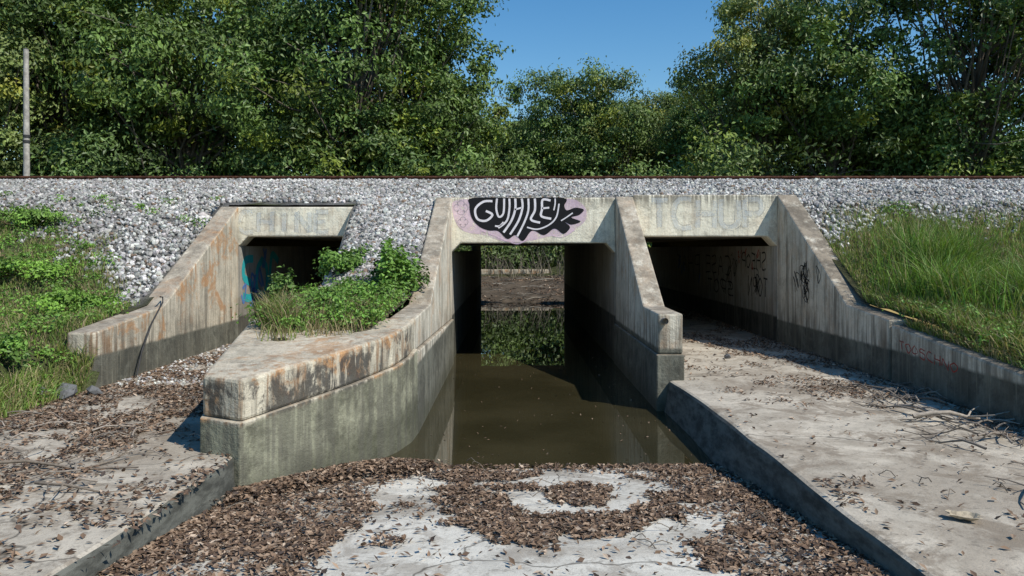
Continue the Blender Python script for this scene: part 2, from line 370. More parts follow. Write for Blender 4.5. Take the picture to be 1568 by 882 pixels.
k=(y>ballast_edge(x)+rng.normal(0,.25,n)+(fbm(x*2.2,y*2.2,66)-.5)*1.3*(np.abs(x)>5.3))&~((x>-5.32)&(x<5.2)&(y<13.98));x,y=x[k],y[k]
P1=np.stack([x,y,TH(x,y)+rng.uniform(0,.04,len(x))],1)
n=7000;x=rng.uniform(-2.8,-1.42,n);y=rng.uniform(9.9,13.95,n);k=y>10.3+rng.normal(0,.25,n);x,y=x[k],y[k]
P2=np.stack([x,y,FH(x,y)+rng.uniform(0,.04,len(x))],1)
n=900;x=rng.uniform(-4.9,-3.0,n);y=rng.uniform(9,13,n);P3=np.stack([x,y,np.full(n,.42)],1)
P=np.concatenate([P1,P2,P3]);sz=rng.uniform(.022,.050,len(P));sz[-900:]*=.6
V,F,C=stones(P,sz)
obj('track_ballast',arr_mesh('track_ballast',V,F,M_stone,C))
# ---------------------------------------------------------------- railroad
trk=empty('railroad_track')
prof=[(-.07,0),(.07,0),(.07,.015),(.012,.035),(.010,.125),(.036,.14),(.036,.178),(-.036,.178),(-.036,.14),(-.010,.125),(-.012,.035),(-.07,.015)]
for i,yc in enumerate((19.45,20.95)):
    yz('rail_%d'%(i+1),-90,90,[(yc+a,3.77+b) for a,b in prof],M_rust,trk,0)
M_tie=simple('creosote_timber',(.10,.075,.055),.9)
tv=Acc()
for i in range(240):
    x=-72+i*.6;a=rng.normal(0,.02)
    bx=np.array([(sx*.115,sy*1.3,sz) for sx in(-1,1) for sy in(-1,1) for sz in(3.58,3.768)])+[x+a,20.2,0]
    tv.add(bx,np.array([(0,1,3,2),(4,6,7,5),(0,4,5,1),(2,3,7,6),(0,2,6,4),(1,5,7,3)]))
obj('ties',tv.mesh('ties',M_tie),trk)
# ---------------------------------------------------------------- leaf litter
def litter_col(n):
    b=np.array([[.175,.115,.075],[.27,.19,.13],[.11,.072,.05],[.40,.31,.23],[.06,.045,.037]])
    return b[rng.choice(5,n,p=[.32,.23,.24,.07,.14])]*rng.uniform(.7,1.3,(n,1))
def place(x,y,zf,dens,sz=(.032,.072),lift=.02):
    k=rng.random(len(x))<dens;x,y=x[k],y[k];z=zf(x,y)+.006+rng.random(len(x))*lift
    L=rng.uniform(*sz,len(x));V,F=leaves(np.stack([x,y,z],1),L,L*rng.uniform(.3,.55,len(x)),up=1.9,fold=.16)
    return V,F,np.repeat(litter_col(len(x)),4,0)
def sm(x,a,b): t=np.clip((x-a)/(b-a),0,1);return t*t*(3-2*t)
A=Acc()
n=92000;x=rng.uniform(-2.3,2.1,n);y=2.2+rng.random(n)*5.0
nz=(fbm(x*1.6,y*1.6,11)-.5);nf=(fbm(x*5,y*5,12)-.5);nh=fbm(x*11,y*11,19,3)-.5
w=nz*.9+nf*.7;w2=nz*.8+nf*1.1+nh*.5
thin=.30+.70*sm(fbm(x*3.2,y*3.2,17),.38,.6)
dl=sm(-1.0-x+w*.8-(y<5.2)*.05,0,.25)*thin
drt=sm(x-1.12+w*.8,0,.2)*thin
def ell(cx,cy,rx,ry): return 1-np.sqrt(((x-cx)/rx)**2+((y-cy)/ry)**2)
arc=ell(.34,5.85,1.02,1.10)+w2*.45
inn=ell(.40,6.2,.74,.78)+w2*.40
ring=sm(arc,0,.08)*(1-sm(inn,0,.08))*(y<6.1+.4*(x<.1))
b1=sm(ell(.54,6.1,.30,.40)+w2*.6,0,.1);b2=sm(ell(-.24,5.85,.28,.30)+w2*.9,0,.1);b3=sm(ell(-.22,6.72,.46,.18)+w2*.8,0,.1);b4=sm(ell(.0,6.28,.26,.12)+w2*.9,0,.1)
top=sm(y-6.88+w*.3,0,.12)*.3*(x>-.9)
dens=np.maximum.reduce([dl,drt,ring*.85,b1*.85,b2*.85,b3*.8,b4*.8,top,sm(fbm(x*2.5,y*2.5,14),.62,.76)*.35*((x<-.5)|(x>1)|(y<4.8)),np.full(n,.016)])
A.add(*place(x,y,lambda a,b:AZ(b),dens,lift=.022))
n=8000;t=rng.random(n);x=np.interp(t,[0,1],[-2.1,-.85])+rng.normal(0,.1,n);y=np.interp(x,[-2.2,-1.5,-1.2,-.8],[5.95,6.95,7.15,7.1])-np.abs(rng.normal(0,.18,n))
A.add(*place(x,y,lambda a,b:np.maximum(AZ(b),0)+.02,np.ones(n),lift=.06))
n=66000;x=rng.uniform(-5.3,-2.2,n);y=rng.uniform(2.5,13.5,n)
d=sm(fbm(x*1.7,y*1.7,21)*.6+fbm(x*5,y*5,22)*.4+sm(y,5.7,7.6)*.12-.025,.46,.64)*np.where(y>6.1,.85,.55)
d=np.maximum(d,.05);d*=((y<6.1)|(x<-2.6-.1*(y-6.1)))*((x<-2.30)|(y>4))*((x>-4.9)|(y<8.8))
A.add(*place(x,y,lambda a,b:.41+0*a,d,lift=.012))
n=70000;x=rng.uniform(2.15,6,n);y=rng.uniform(2.5,20,n)
wall=sm(x-4.45+(fbm(y*1.2,x*1.2,5)-.5)*1.1,0,.35)
d=np.maximum.reduce([wall*.8,sm(fbm(x*1.4,y*.9,31),.54,.68)*.65*(y>8.3),sm(fbm(x*2,y*2,33),.62,.76)*.4,np.full(n,.025)])
d*=((y<4.2)|(x<4.8))*((x>2.25)|(y<9.5))
A.add(*place(x,y,lambda a,b:.39+0*a,d,lift=.012))
n=170;x=rng.uniform(-1,1.8,n);y=7.1+rng.random(n)**2*8;A.add(*place(x,y,lambda a,b:0*a-.002,np.ones(n),(.02,.04),.003))
n=14000;x=rng.uniform(-6,7,n);y=rng.uniform(27.3,37.5,n);A.add(*place(x,y,TH,sm(fbm(x*.8,y*.8,41),.4,.6)*.8,(.06,.16),.05))
obj('leaf_litter',A.mesh('leaf_litter',M_lit))
M_stick=vcol('dead_wood',.9,0,.1,True)
def stick(A,p,ang,L,r,z,twigs=2,c=(.22,.18,.14)):
    pts=[];q=np.array(p,float);a=ang
    for i in range(7):
        pts.append((q[0],q[1],z+r+abs(rng.normal(0,.012))+.03*math.sin(i)));a+=rng.normal(0,.18);q=q+np.array([math.cos(a),math.sin(a)])*L/6
    A.add(*tube(pts,np.linspace(r,r*.35,7),5),c=c)
    for t in range(twigs):
        i=rng.integers(1,5);a2=ang+rng.choice([-1,1])*rng.uniform(.4,1);b=np.array(pts[i]);e=b+np.array([math.cos(a2),math.sin(a2),rng.uniform(0,.35)])*L*.3
        A.add(*tube([b,(b+e)/2+rng.normal(0,.015,3),e],[r*.5,r*.35,r*.2],4),c=c)
A=Acc()
for i in range(40): stick(A,(rng.uniform(-5.2,-2.8),rng.uniform(4.2,7.5)),rng.uniform(0,6.3),rng.uniform(.25,.8),rng.uniform(.004,.011),.42,c=(.07+rng.random()*.08)*3*np.array([1,.85,.7]))
stick(A,(-4.1,5.6),.15,1.3,.016,.42,3);stick(A,(-3.3,5.2),-.5,.8,.012,.42,2)
for i in range(50): stick(A,(rng.uniform(3.9,4.85),rng.uniform(5.0,9.3)),rng.uniform(0,6.3),rng.uniform(.25,.9),rng.uniform(.005,.014),.41,3,c=np.array([1,.85,.7])*(.14+rng.random()*.2))
stick(A,(3.9,7.3),-.3,1.0,.025,.42,4,c=(.42,.36,.29));stick(A,(4.0,7.8),-.9,.8,.02,.42,4,c=(.36,.30,.24))
for i in range(16): stick(A,(rng.uniform(2.3,4.6),rng.uniform(3.6,6)),rng.uniform(0,6.3),rng.uniform(.1,.3),rng.uniform(.003,.006),.395,1)
for i in range(26): 
    x,y=rng.uniform(-1,2),rng.uniform(29,37);stick(A,(x,y),rng.uniform(0,6.3),rng.uniform(.6,1.6),rng.uniform(.012,.03),float(TH(x,y))+.03,3,c=np.array([1,.9,.75])*(.12+rng.random()*.2))
for i in range(90):
    x=rng.uniform(-1.5,3);y=rng.uniform(36.6,38.2);z=float(TH(x,y));a=rng.uniform(-.6,.6)
    A.add(*tube([(x,y,z),(x+a*.3,y,z+.5),(x+a,y-.1,z+rng.uniform(.6,1.3))],[.018,.012,.005],4),c=np.array([1,.9,.7])*(.1+rng.random()*.2))
for i in range(26): stick(A,(rng.uniform(-2.1,1.9),rng.uniform(4.2,6.6)),rng.uniform(0,6.3),rng.uniform(.12,.4),.004,.2,1)
obj('fallen_sticks',A.mesh('fallen_sticks',M_stick,True))
# ---------------------------------------------------------------- grass and weeds
def gcol(n,dry=.15):
    g=np.array([.175,.245,.055])*rng.uniform(.5,1.3,(n,1))*(1+rng.uniform(-.15,.15,(n,3)))
    d=np.array([.38,.31,.17])*rng.uniform(.5,1.1,(n,1));return np.where(rng.random((n,1))<dry,d,g)
def grass_patch(A,x,y,zf,h0,h1,w,dry=.15,bend=.6,patch=None):
    h=rng.uniform(h0,h1,len(x))*(.5+fbm(x*1.5,y*1.5,51))
    V,F=blades(np.stack([x,y,zf(x,y)-.01],1),h,w,bend);A.add(V,F,np.repeat(gcol(len(x),dry)*(.6+.8*fbm(x*1.1,y*1.1,52))[:,None],6,0))
def weeds(A,x,y,z,h,nleaf,L,c=(.15,.27,.045),spread=.5):
    for i in range(len(x)):
        k=nleaf;t=rng.random(k)
        off=np.stack([rng.normal(0,spread*h[i]*.5,k),rng.normal(0,spread*h[i]*.5,k),h[i]*(.1+.9*t)],1)
        C=off+[x[i],y[i],z[i]]
        l=rng.uniform(L*.5,L,k);V,F=leaves(C,l,l*.6,.4,out=off*[1,1,.7],jit=.7)
        cc=np.array(c)*rng.uniform(.6,1.25)*rng.uniform(.75,1.25,(k,1))*(1+rng.uniform(-.1,.1,(k,3)));A.add(V,F,np.repeat(cc,4,0))
A=Acc()
def bank(n,side):
    if side<0: x=-4.95-rng.random(n)**1.3*7;y=5.8+rng.random(n)*9.2
    else: x=5.12+rng.random(n)**1.3*7;y=5.0+rng.random(n)*9.5
    k=(y<ballast_edge(x)+rng.normal(.1,.25,n)+(fbm(x*2.2,y*2.2,66)-.5)*1.3)
    k&=~((x>-5.3)&(x<0)&(y>8.85));return x[k],y[k]
x,y=bank(100000,-1);k=rng.random(len(x))<sm(fbm(x*1.2,y*1.2,61),.2,.45);grass_patch(A,x[k],y[k],TH,.04,.16,.011,.38)
x,y=bank(90000,1);k=rng.random(len(x))<sm(fbm(x*1.2,y*1.2,62),.12,.35);grass_patch(A,x[k],y[k],TH,.05,.20,.011,.35)
n=22000;x=5.04+rng.random(n)*1.3;y=rng.uniform(5,10.8,n);grass_patch(A,x,y,TH,.10,.32,.012,.35,1.1)
n=2600;y=rng.uniform(5,9.5,n);x=rng.uniform(4.95,5.10,n);grass_patch(A,x,y,lambda a,b:np.interp(b,[4.2,7,9.57],[.62,.88,1.11])+0*a,.05,.22,.011,.5,1.4)
n=3000;x=rng.uniform(-5.35,-4.95,n);y=rng.uniform(6,8.9,n);grass_patch(A,x,y,TH,.08,.30,.011,.35,.9)
obj('grass',A.mesh('grass',M_grass))
A=Acc()
n=9000;c=rng.integers(0,16,n);cx=rng.uniform(5.35,7.1,16);cy=rng.uniform(8.8,11.8,16)
x=cx[c]+rng.normal(0,.22,n);y=cy[c]+rng.normal(0,.25,n);k=x>5.17;x,y=x[k],y[k]
V,F=blades(np.stack([x,y,TH(x,y)],1),rng.uniform(.3,.95,len(x))*(.6+.8*vn(x*2,y*2,7)),.013,.85);A.add(V,F,np.repeat(gcol(len(x),.18)*np.array([.9,1.05,.9])*(.65+.7*vn(x*2.5,y*2.5,9))[:,None],6,0))
obj('tall_grass_clump',A.mesh('tall_grass_clump',M_grass))
A=Acc()
x,y=bank(560,-1);k=fbm(x*.8,y*.8,71)>.44;x,y=x[k],y[k];weeds(A,x,y,TH(x,y),rng.uniform(.06,.24,len(x)),60,.06,spread=1.1)
x,y=bank(340,1);k=(fbm(x*.8,y*.8,72)>.48);x,y=x[k],y[k];weeds(A,x,y,TH(x,y),rng.uniform(.06,.2,len(x)),50,.06,spread=1)
n=60;x=rng.uniform(5.08,5.7,n);y=rng.uniform(6.3,9.8,n);weeds(A,x,y,TH(x,y),rng.uniform(.1,.24,n),60,.06,spread=1.3)
x=rng.uniform(-9.5,-5.5,34);y=rng.uniform(11.5,14.8,34);weeds(A,x,y,TH(x,y),rng.uniform(.06,.2,34),60,.06,spread=.9)
n=120;x=rng.uniform(-2.75,-1.42,n);y=rng.uniform(7.8,10.5,n);weeds(A,x,y,FH(x,y),rng.uniform(.08,.26,n),60,.06,spread=.8)
obj('low_weeds',A.mesh('low_weeds',M_leaf))
def bush(name,cx,cy,cz,r,h,n,L,c):
    A=Acc();k=max(8,n//80)
    dirs=rng.normal(size=(k,3));dirs/=np.linalg.norm(dirs,axis=1)[:,None];dirs*=rng.uniform(.3,1.15,(k,1))
    cc=np.stack([cx+dirs[:,0]*r,cy+dirs[:,1]*r,cz+h*(.5+.5*dirs[:,2])],1)
    for q in cc:
        m=n//k;off=rng.normal(0,1,(m,3))*[r*.17,r*.17,h*.15];l=rng.uniform(L*.5,L*1.1,m)
        V,F=leaves(q+off,l,l*.6,.5,out=off+(q-np.array([cx,cy,cz]))*.3,jit=.6);co=np.array(c)*rng.uniform(.5,1.3)*rng.uniform(.7,1.3,(m,1));A.add(V,F,np.repeat(co,4,0))
        b=np.array([cx,cy,cz-.05]);A.add(*tube([b,(b+q)/2+rng.normal(0,.02,3),q],[.012,.008,.004],5),c=(.12,.09,.05))
    return obj(name,A.mesh(name,M_leaf))
G=(.15,.27,.05)
bush('leafy_shrub',-1.55,10.2,1.42,.30,.62,2600,.085,G)
bush('leafy_shrub',-2.50,11.2,1.75,.42,.32,2000,.08,G)
bush('leafy_shrub',-2.72,8.9,1.28,.20,.55,1100,.07,(.14,.23,.055))
bush('leafy_shrub',-2.05,8.9,1.30,.34,.28,1500,.07,G)
bush('leafy_shrub',-1.62,9.1,1.33,.24,.24,900,.06,G)
bush('leafy_shrub',-2.30,7.9,1.22,.20,.16,700,.05,G)
bush('leafy_shrub',-5.9,10.2,1.25,.5,.22,1600,.07,(.17,.30,.045))
bush('leafy_shrub',-7.3,11.3,1.65,.6,.25,1900,.07,(.17,.30,.045))
bush('leafy_shrub',-8.6,13.3,2.5,.6,.3,1800,.08,(.16,.28,.05))
bush('leafy_shrub',-5.75,8.2,.8,.4,.3,1400,.07,G)
bush('leafy_shrub',5.6,7.3,.9,.45,.25,2200,.07,(.20,.38,.055))
bush('leafy_shrub',6.3,8.3,1.1,.5,.22,1500,.07,(.17,.32,.05))
A=Acc()
n=4600;x=rng.uniform(-2.8,-1.4,n);y=7.3+rng.random(n)*3.1;a,b=planter_in(x,y);k=(rng.random(n)<sm(fbm(x*2.2,y*2.2,81),.3,.6))&(x>a+.05)&(x<b-.05);x,y=x[k],y[k]
V,F=blades(np.stack([x,y,FH(x,y)],1),rng.uniform(.06,.24,len(x)),.009,.9);A.add(V,F,np.repeat(gcol(len(x),.7),6,0))
for q in [(-2.55,8.0),(-2.62,8.4),(-2.35,7.8)]:
    n=240;x=q[0]+rng.normal(0,.07,n);y=q[1]+rng.normal(0,.07,n);V,F=blades(np.stack([x,y,FH(x,y)],1),rng.uniform(.12,.45,n),.010,1.2);A.add(V,F,np.repeat(gcol(n,.6),6,0))
obj('planter_grass',A.mesh('planter_grass',M_grass))
# ---------------------------------------------------------------- trees
def tree_mesh(name,seed,H,R,base,ncl,per,tone,ls=(.15,.28),dead=4,shell=1.0):
    global rng
    old=rng;rng=np.random.default_rng(seed)
    A=Acc();bark=np.array([.16,.135,.105])
    lean=rng.normal(0,.4,2)
    tp=[(lean[0]*t*t,lean[1]*t*t,H*.62*t) for t in np.linspace(0,1,8)]
    A.add(*tube(tp,np.linspace(.34,.11,8),9),c=bark,m=1)
    lob=[]
    for i in range(13):
        a=rng.uniform(0,6.28);rr=R*math.sqrt(rng.random())*.72
        zz=base+(H-base)*rng.uniform(.12,.86);rr*=(1.1-.6*max(0,(zz-base)/(H-base)-.5)*2)
        lob.append((math.cos(a)*rr,math.sin(a)*rr,zz,rng.uniform(.26,.46)*R))
    lob.append((0,0,H-R*.42,R*.42));lob.append((0,0,base+(H-base)*.5,R*.5))
    wts=np.array([l[3]**2 for l in lob]);wts/=wts.sum()
    for i in range(ncl):
        l=lob[rng.choice(len(lob),p=wts)];d=rng.normal(size=3);d/=np.linalg.norm(d);r=l[3]*rng.uniform(.75,1.12)
        q=np.array([l[0]+d[0]*r,l[1]+d[1]*r,l[2]+d[2]*r*.75])
        if q[2]<base*.6:q[2]=base*.6+rng.random()
        m=int(per*rng.uniform(.4,1.5));s=rng.uniform(.25,.62)
        off=rng.normal(0,1,(m,3))*[s,s,s*.55];L=rng.uniform(*ls,m)
        out=off/s*.8+d*.8
        V,F=leaves(q+off,L,L*.5,.35,out=out,jit=.55)
        k=rng.random();t=np.array(tone)*rng.uniform(.55,1.4)
        if k<.14:t=t*np.array([1.65,1.3,.8])
        A.add(V,F,np.repeat(t*rng.uniform(.7,1.3,(m,1)),4,0))
        if i%4==0:
            z0=rng.uniform(.3,.98);b=np.array([lean[0]*z0**2,lean[1]*z0**2,H*.62*z0]);
            if b[2]>q[2]:b[2]=max(q[2]-1,H*.15);
            mid=(b+q)/2+rng.normal(0,.35,3)+[0,0,-.3];r0=rng.uniform(.05,.10)
            A.add(*tube([b,(b+mid)/2,mid,(mid+q)/2,q],np.linspace(r0,.02,5),5),c=bark*rng.uniform(.7,1.3),m=1)
    for i in range(dead):
        a=rng.uniform(0,6.28);z=rng.uniform(.3,.7)*H;b=np.array([0,0,z]);e=np.array([math.cos(a)*R*.95,math.sin(a)*R*.95,z+rng.uniform(-1,1.5)])
        A.add(*tube([b,(b+e)/2+rng.normal(0,.4,3),e],[.04,.025,.006],4),c=(.25,.22,.18),m=1)
    rng=old
    return A.mesh(name,[M_leaf,M_bark])
T=[tree_mesh('broad_oak',11,15.5,6.6,2.0,430,115,(.098,.158,.036),(.17,.31)),
   tree_mesh('oak_b',12,14,5.4,1.8,330,115,(.115,.178,.042),(.17,.31)),
   tree_mesh('elm_c',13,15,5.0,2.5,270,115,(.170,.220,.065),(.17,.31)),
   tree_mesh('elm_d',14,12.5,4.6,1.5,270,115,(.138,.200,.052),(.17,.31))]
def tree(name,k,px,d,s=1,rot=0,sz=1,z=1.0):
    o=obj(name,T[k],loc=((px-783)*d/1150,d,z-.1));o.scale=(s,s,s*sz);o.rotation_euler[2]=rot
tree('oak_tree',0,545,34,1.0,.3,1.05);tree('oak_tree',1,290,37,1.1,1.9,1.1);tree('oak_tree',0,110,38,.98,2.6,1.1)
tree('oak_tree',1,628,37,1.0,4.4,1.05);tree('oak_tree',2,-50,36,1.0,1.0);tree('oak_tree',1,410,46,1.25,3.3);tree('elm_tree',3,200,48,1.35,.2);tree('elm_tree',2,40,46,1.0,2.2)
tree('oak_tree',1,1275,37,1.0,.5,1.1);tree('oak_tree',0,1480,34,.95,4.0,1.1);tree('elm_tree',2,1165,38,.80,2.2,1.25);tree('oak_tree',1,1660,36,1.2,2.8);tree('elm_tree',3,1370,36,.8,1.1);tree('elm_tree',3,1400,52,1.0,3.1)
for i,(px,d,k,s,sz) in enumerate([(700,56,3,.88,1.05),(770,60,2,.80,.98),(855,60,1,.93,1.22),(935,58,3,1.04,1.2),(1000,62,2,.92,1.04),(1060,57,3,.95,1.2),(1130,52,1,.9,1.05),(815,72,0,.9,1.0),(960,74,0,.98,1.05)]):
    tree('elm_tree',k,px,d,s,i*1.3,sz)
A=Acc()
def under(n,x0,x1,y0,y1,h0,h1,per,L,tone):
    for i in range(n):
        x=rng.uniform(x0,x1);y=rng.uniform(y0,y1);h=1+rng.random()**1.3*rng.uniform(h0,h1);s=rng.uniform(.35,.7)
        off=rng.normal(0,1,(per,3))*[s,s,s*.6];C=np.array([x,y,h])+off;C[:,2]=np.maximum(C[:,2],.6);l=rng.uniform(L*.6,L*1.2,per);V,F=leaves(C,l,l*.5,.35,out=off+[0,-.2,.1])
        t=np.array(tone)*rng.uniform(.45,1.4)*(np.array([1.5,1.3,.9]) if rng.random()<.15 else 1);A.add(V,F,np.repeat(t*rng.uniform(.7,1.3,(per,1)),4,0))
under(330,-34,-3,30,37,3,6.5,110,.24,(.105,.165,.045))
under(270,6,34,30,37,3,6.0,110,.24,(.135,.195,.052))
under(260,-8,14,40,52,3,7.5,110,.28,(.14,.20,.055))
under(46,-4,7,38.6,40.5,.3,2.2,130,.26,(.07,.105,.03))
obj('undergrowth',A.mesh('undergrowth',M_leaf))
A=Acc()
for i in range(620):
    x=rng.uniform(-75,75);y=rng.uniform(80,86);h=1+rng.random()*8;m=70
    off=rng.normal(0,1,(m,3))*[1.4,1,1];C=np.array([x,y,h])+off;l=rng.uniform(.5,.9,m);V,F=leaves(C,l,l*.6,.4,out=off);A.add(V,F,np.repeat(np.array([.09,.13,.045])*rng.uniform(.6,1.3)*rng.uniform(.7,1.3,(m,1)),4,0))
obj('distant_woods',A.mesh('distant_woods',M_leaf))
# ---------------------------------------------------------------- pole
up=empty('utility_pole')
M_pole=simple('weathered_pole',(.46,.43,.38),.8,5,.5);M_dk=simple('dark_metal',(.05,.05,.05),.6)
V,F=tube([(-18.1,28,.9),(-18.1,28,5),(-18.12,28,9.5)],[.12,.11,.09],12);o=obj('shaft',arr_mesh('shaft',V,F,M_pole,smooth=True),up)
for z in (4.4,6.0,6.2):
    V,F=tube([(-18.1,28,z),(-18.1,28,z+.10)],[.125,.125],12);obj('band',arr_mesh('band',V,F,M_dk),up)
V,F=tube([(-18.12,28,9.5),(-18.12,28,9.56)],[.095,.01],12);obj('cap',arr_mesh('cap',V,F,M_dk),up)
# ---------------------------------------------------------------- small items
A=Acc();A.add(*tube([(1.95,9.66,1.15),(1.95,9.55,1.15)],[.042,.042],16));A.add(*tube([(1.95,9.552,1.15),(1.95,9.60,1.15)],[.03,.03],16),c=(.0,.0,.0))
obj('drain_pipe',A.mesh('drain_pipe',simple('pipe_grey',(.35,.33,.3))),cul)
A=Acc();A.add(*tube([(-4.93,10.6,1.32),(-4.90,10.2,1.05),(-4.88,9.9,.72),(-4.85,9.7,.44)],[.011]*4,6));A.add(*tube([(-4.93,10.6,1.32),(-5.0,10.75,1.38),(-4.92,10.5,1.40)],[.010]*3,6))
obj('bent_rebar',A.mesh('bent_rebar',M_dk,True))
import bmesh
bm=bmesh.new();bmesh.ops.create_grid(bm,x_segments=10,y_segments=7,size=.5)
for v in bm.verts:
    x,y=v.co.x,v.co.y;r=max(abs(x),abs(y))*2;v.co.z=.025*sm(np.array(r),.55,1.)+.012*float(vn(np.array(x*7),np.array(y*7),3));v.co.x=x*.17*(1+.15*math.sin(y*9));v.co.y=y*.10*(1+.2*math.sin(x*7))
me=D.meshes.new('crushed_food_carton');bm.to_mesh(me);bm.free();me.materials.append(simple('stained_card',(.5,.42,.3),.7,30));o=obj('crushed_food_carton',me,loc=(2.80,4.66,.40));o.rotation_euler[2]=-.4
o.modifiers.new('s','SOLIDIFY').thickness=.003
V,F,C=stones(np.array([(-4.95,8.35,.47),(-5.15,8.2,.5),(-4.75,8.55,.45),(3.3,11.5,.42)]),np.array([.14,.11,.07,.06]));obj('broken_rock',arr_mesh('broken_rock',V,F,M_stone,C*0+.16))
# ---------------------------------------------------------------- graffiti
def ribbon(pts,w,f,closed=False):
    P=np.array(pts,float);Q=[];n=len(P);rg=range(n if closed else n-1)
    for i in rg:
        a,b,c,d=(P[(i-1)%n] if closed or i>0 else P[0]),P[i],P[(i+1)%n],(P[(i+2)%n] if closed or i+2<n else P[-1])
        for t in np.linspace(0,1,6,endpoint=False):Q.append(.5*((2*b)+(-a+c)*t+(2*a-5*b+4*c-d)*t*t+(-a+3*b-3*c+d)*t**3))
    Q.append(P[0] if closed else P[-1]);Q=np.array(Q);T_=np.gradient(Q,axis=0);T_/=np.linalg.norm(T_,axis=1)[:,None]+1e-9
    Nn=np.stack([-T_[:,1],T_[:,0]],1);V=np.concatenate([Q+Nn*w/2,Q-Nn*w/2]);m=len(Q)
    F=np.array([[i,i+1,m+i+1,m+i] for i in range(m-1)]);return np.array([f(a,b) for a,b in V]),F
k=YP/1150
def fy(off): return lambda a,b:((a-783)*k,YP-off,2.08-(b-380)*k)
gr=empty('mural_graffiti')
M_black=paint('black_spray',(.012,.012,.014),1,.15,.25);M_white=paint('white_spray',(.85,.80,.82),.97,.2,.3);M_pink=paint('pink_spray',(.86,.64,.78),.55,.36,.50)
M_pale=paint('pale_spray',(.74,.79,.82),.34);M_grey=paint('grey_spray',(.26,.27,.29),.36);M_teal=paint('teal_spray',(.03,.42,.44),.9,.25,.4);M_blue=paint('blue_spray',(.12,.25,.60),.8,.25,.4);M_red=paint('red_spray',(.40,.05,.04),.8)
M_thin=paint('thin_black_spray',(.03,.03,.03),.9)
def fillpoly(name,pts,f,mat,par):
    me=D.meshes.new(name);V=[f(a,b) for a,b in pts];me.from_pydata(V,[],[tuple(range(len(V)))]);me.materials.append(mat);return obj(name,me,par)
def smoothpts(P):
    P=np.array(P,float);n=len(P);Q=[]
    for i in range(n):
        a,b,c,d=P[i-1],P[i],P[(i+1)%n],P[(i+2)%n]
        for t in np.linspace(0,1,5,endpoint=False):Q.append(.5*((2*b)+(-a+c)*t+(2*a-5*b+4*c-d)*t*t+(-a+3*b-3*c+d)*t**3))
    return Q
fillpoly('pink_halo',smoothpts([(694,308),(725,304.5),(800,304),(868,304),(887,310),(897,322),(895,338),(882,350),(864,360),(840,362),(820,367),(796,371),(768,369),(742,360),(715,356),(700,346),(692,325)]),fy(.003),M_pink,gr)
fillpoly('black_ground',smoothpts([(723,303),(795,303),(862,303),(863,315),(867,322),(880,318),(893,321),(886,329),(874,333),(888,339),(874,344),(864,340),(872,348),(862,358),(848,350),(832,360),(814,353),(800,369),(788,360),(776,366),(762,354),(748,353),(733,347),(721,333),(718,314)]),fy(.006),M_black,gr)
def rib(name,L,off,mat,par=gr,f=None):
    A=Acc()
    for p,w in L:A.add(*ribbon(p,w,f or fy(off)))
    return obj(name,A.mesh(name,mat),par)
rib('white_letters',[
 ([(753,308),(739,309),(727,320),(730,335),(743,338),(753,329),(743,323)],3.4),
 ([(760,304),(759,320),(763,332),(770,326),(771,304)],3),([(779,304),(779,320),(775,338),(762,349)],3),([(770,340),(764,346),(757,346)],2.4),
 ([(788,304),(788,320),(782,338),(770,356)],3.4),([(798,304),(799,318),(793,338),(780,359)],3.2),([(787,321),(798,318)],2.6),([(808,304),(808,322),(802,340),(791,362)],3),
 ([(818,304),(818,322),(812,336),(826,341)],3.4),([(842,307),(830,306),(829,320),(828,331),(843,335)],3.4),([(829,319),(840,318)],2.8),
 ([(806,348),(822,351),(840,344),(851,332),(855,312)],2.2),([(849,304),(849,312),(847,322)],2),([(858,338),(866,333),(876,326)],1.8)],.009,M_white)
rib('pink_strokes',[([(735,352),(752,359),(764,364),(776,369),(792,373),(808,366)],2),([(846,361),(862,362),(880,351)],2)],.008,M_pink)
rib('flower_outline',[([(705+8*math.cos(a)+3*math.cos(5*a),318+8*math.sin(a)+3*math.sin(5*a)) for a in np.linspace(0,6.28,22)],1.1),([(708+6*math.cos(a)+2*math.cos(5*a),340+6*math.sin(a)+2*math.sin(5*a)) for a in np.linspace(0,6.28,22)],1.1),([(697,336),(700,346),(708,352)],1)],.006,M_grey)
LET={'C':[[(1,0),(.3,0),(0,.3),(0,.7),(.3,1),(1,1)]],'H':[[(0,0),(0,1)],[(1,0),(1,1)],[(0,.5),(1,.5)]],'I':[[(.5,0),(.5,1)]],'N':[[(0,1),(0,0)],[(0,0),(1,1)],[(1,1),(1,0)]],'E':[[(1,0),(0,0)],[(0,0),(0,1)],[(0,1),(1,1)],[(0,.5),(.8,.5)]],'T':[[(0,0),(1,0)],[(.5,0),(.5,1)]],'U':[[(0,0),(0,.8),(.5,1),(1,.8),(1,0)]],'P':[[(0,1),(0,0)],[(0,0),(.8,0),(1,.25),(.8,.5),(0,.5)]],'O':[[(.5,0),(0,.3),(0,.7),(.5,1),(1,.7),(1,.3),(.5,0)]],'S':[[(1,.05),(.2,0),(.1,.4),(.9,.6),(.8,1),(0,.95)]],'A':[[(0,1),(.5,0),(1,1)],[(.2,.6),(.8,.6)]],'R':[[(0,1),(0,0),(.9,.1),(.8,.5),(0,.5),(1,1)]]}
def word(w,x0,y0,cw,ch,gap,wd,j=1.):
    L=[]
    for i,c in enumerate(w):
        for s in LET[c]:
            L.append(([(x0+i*(cw+gap)+a*cw+rng.normal(0,.4*j),y0+b*ch+rng.normal(0,.6*j)) for a,b in s],wd))
    return L
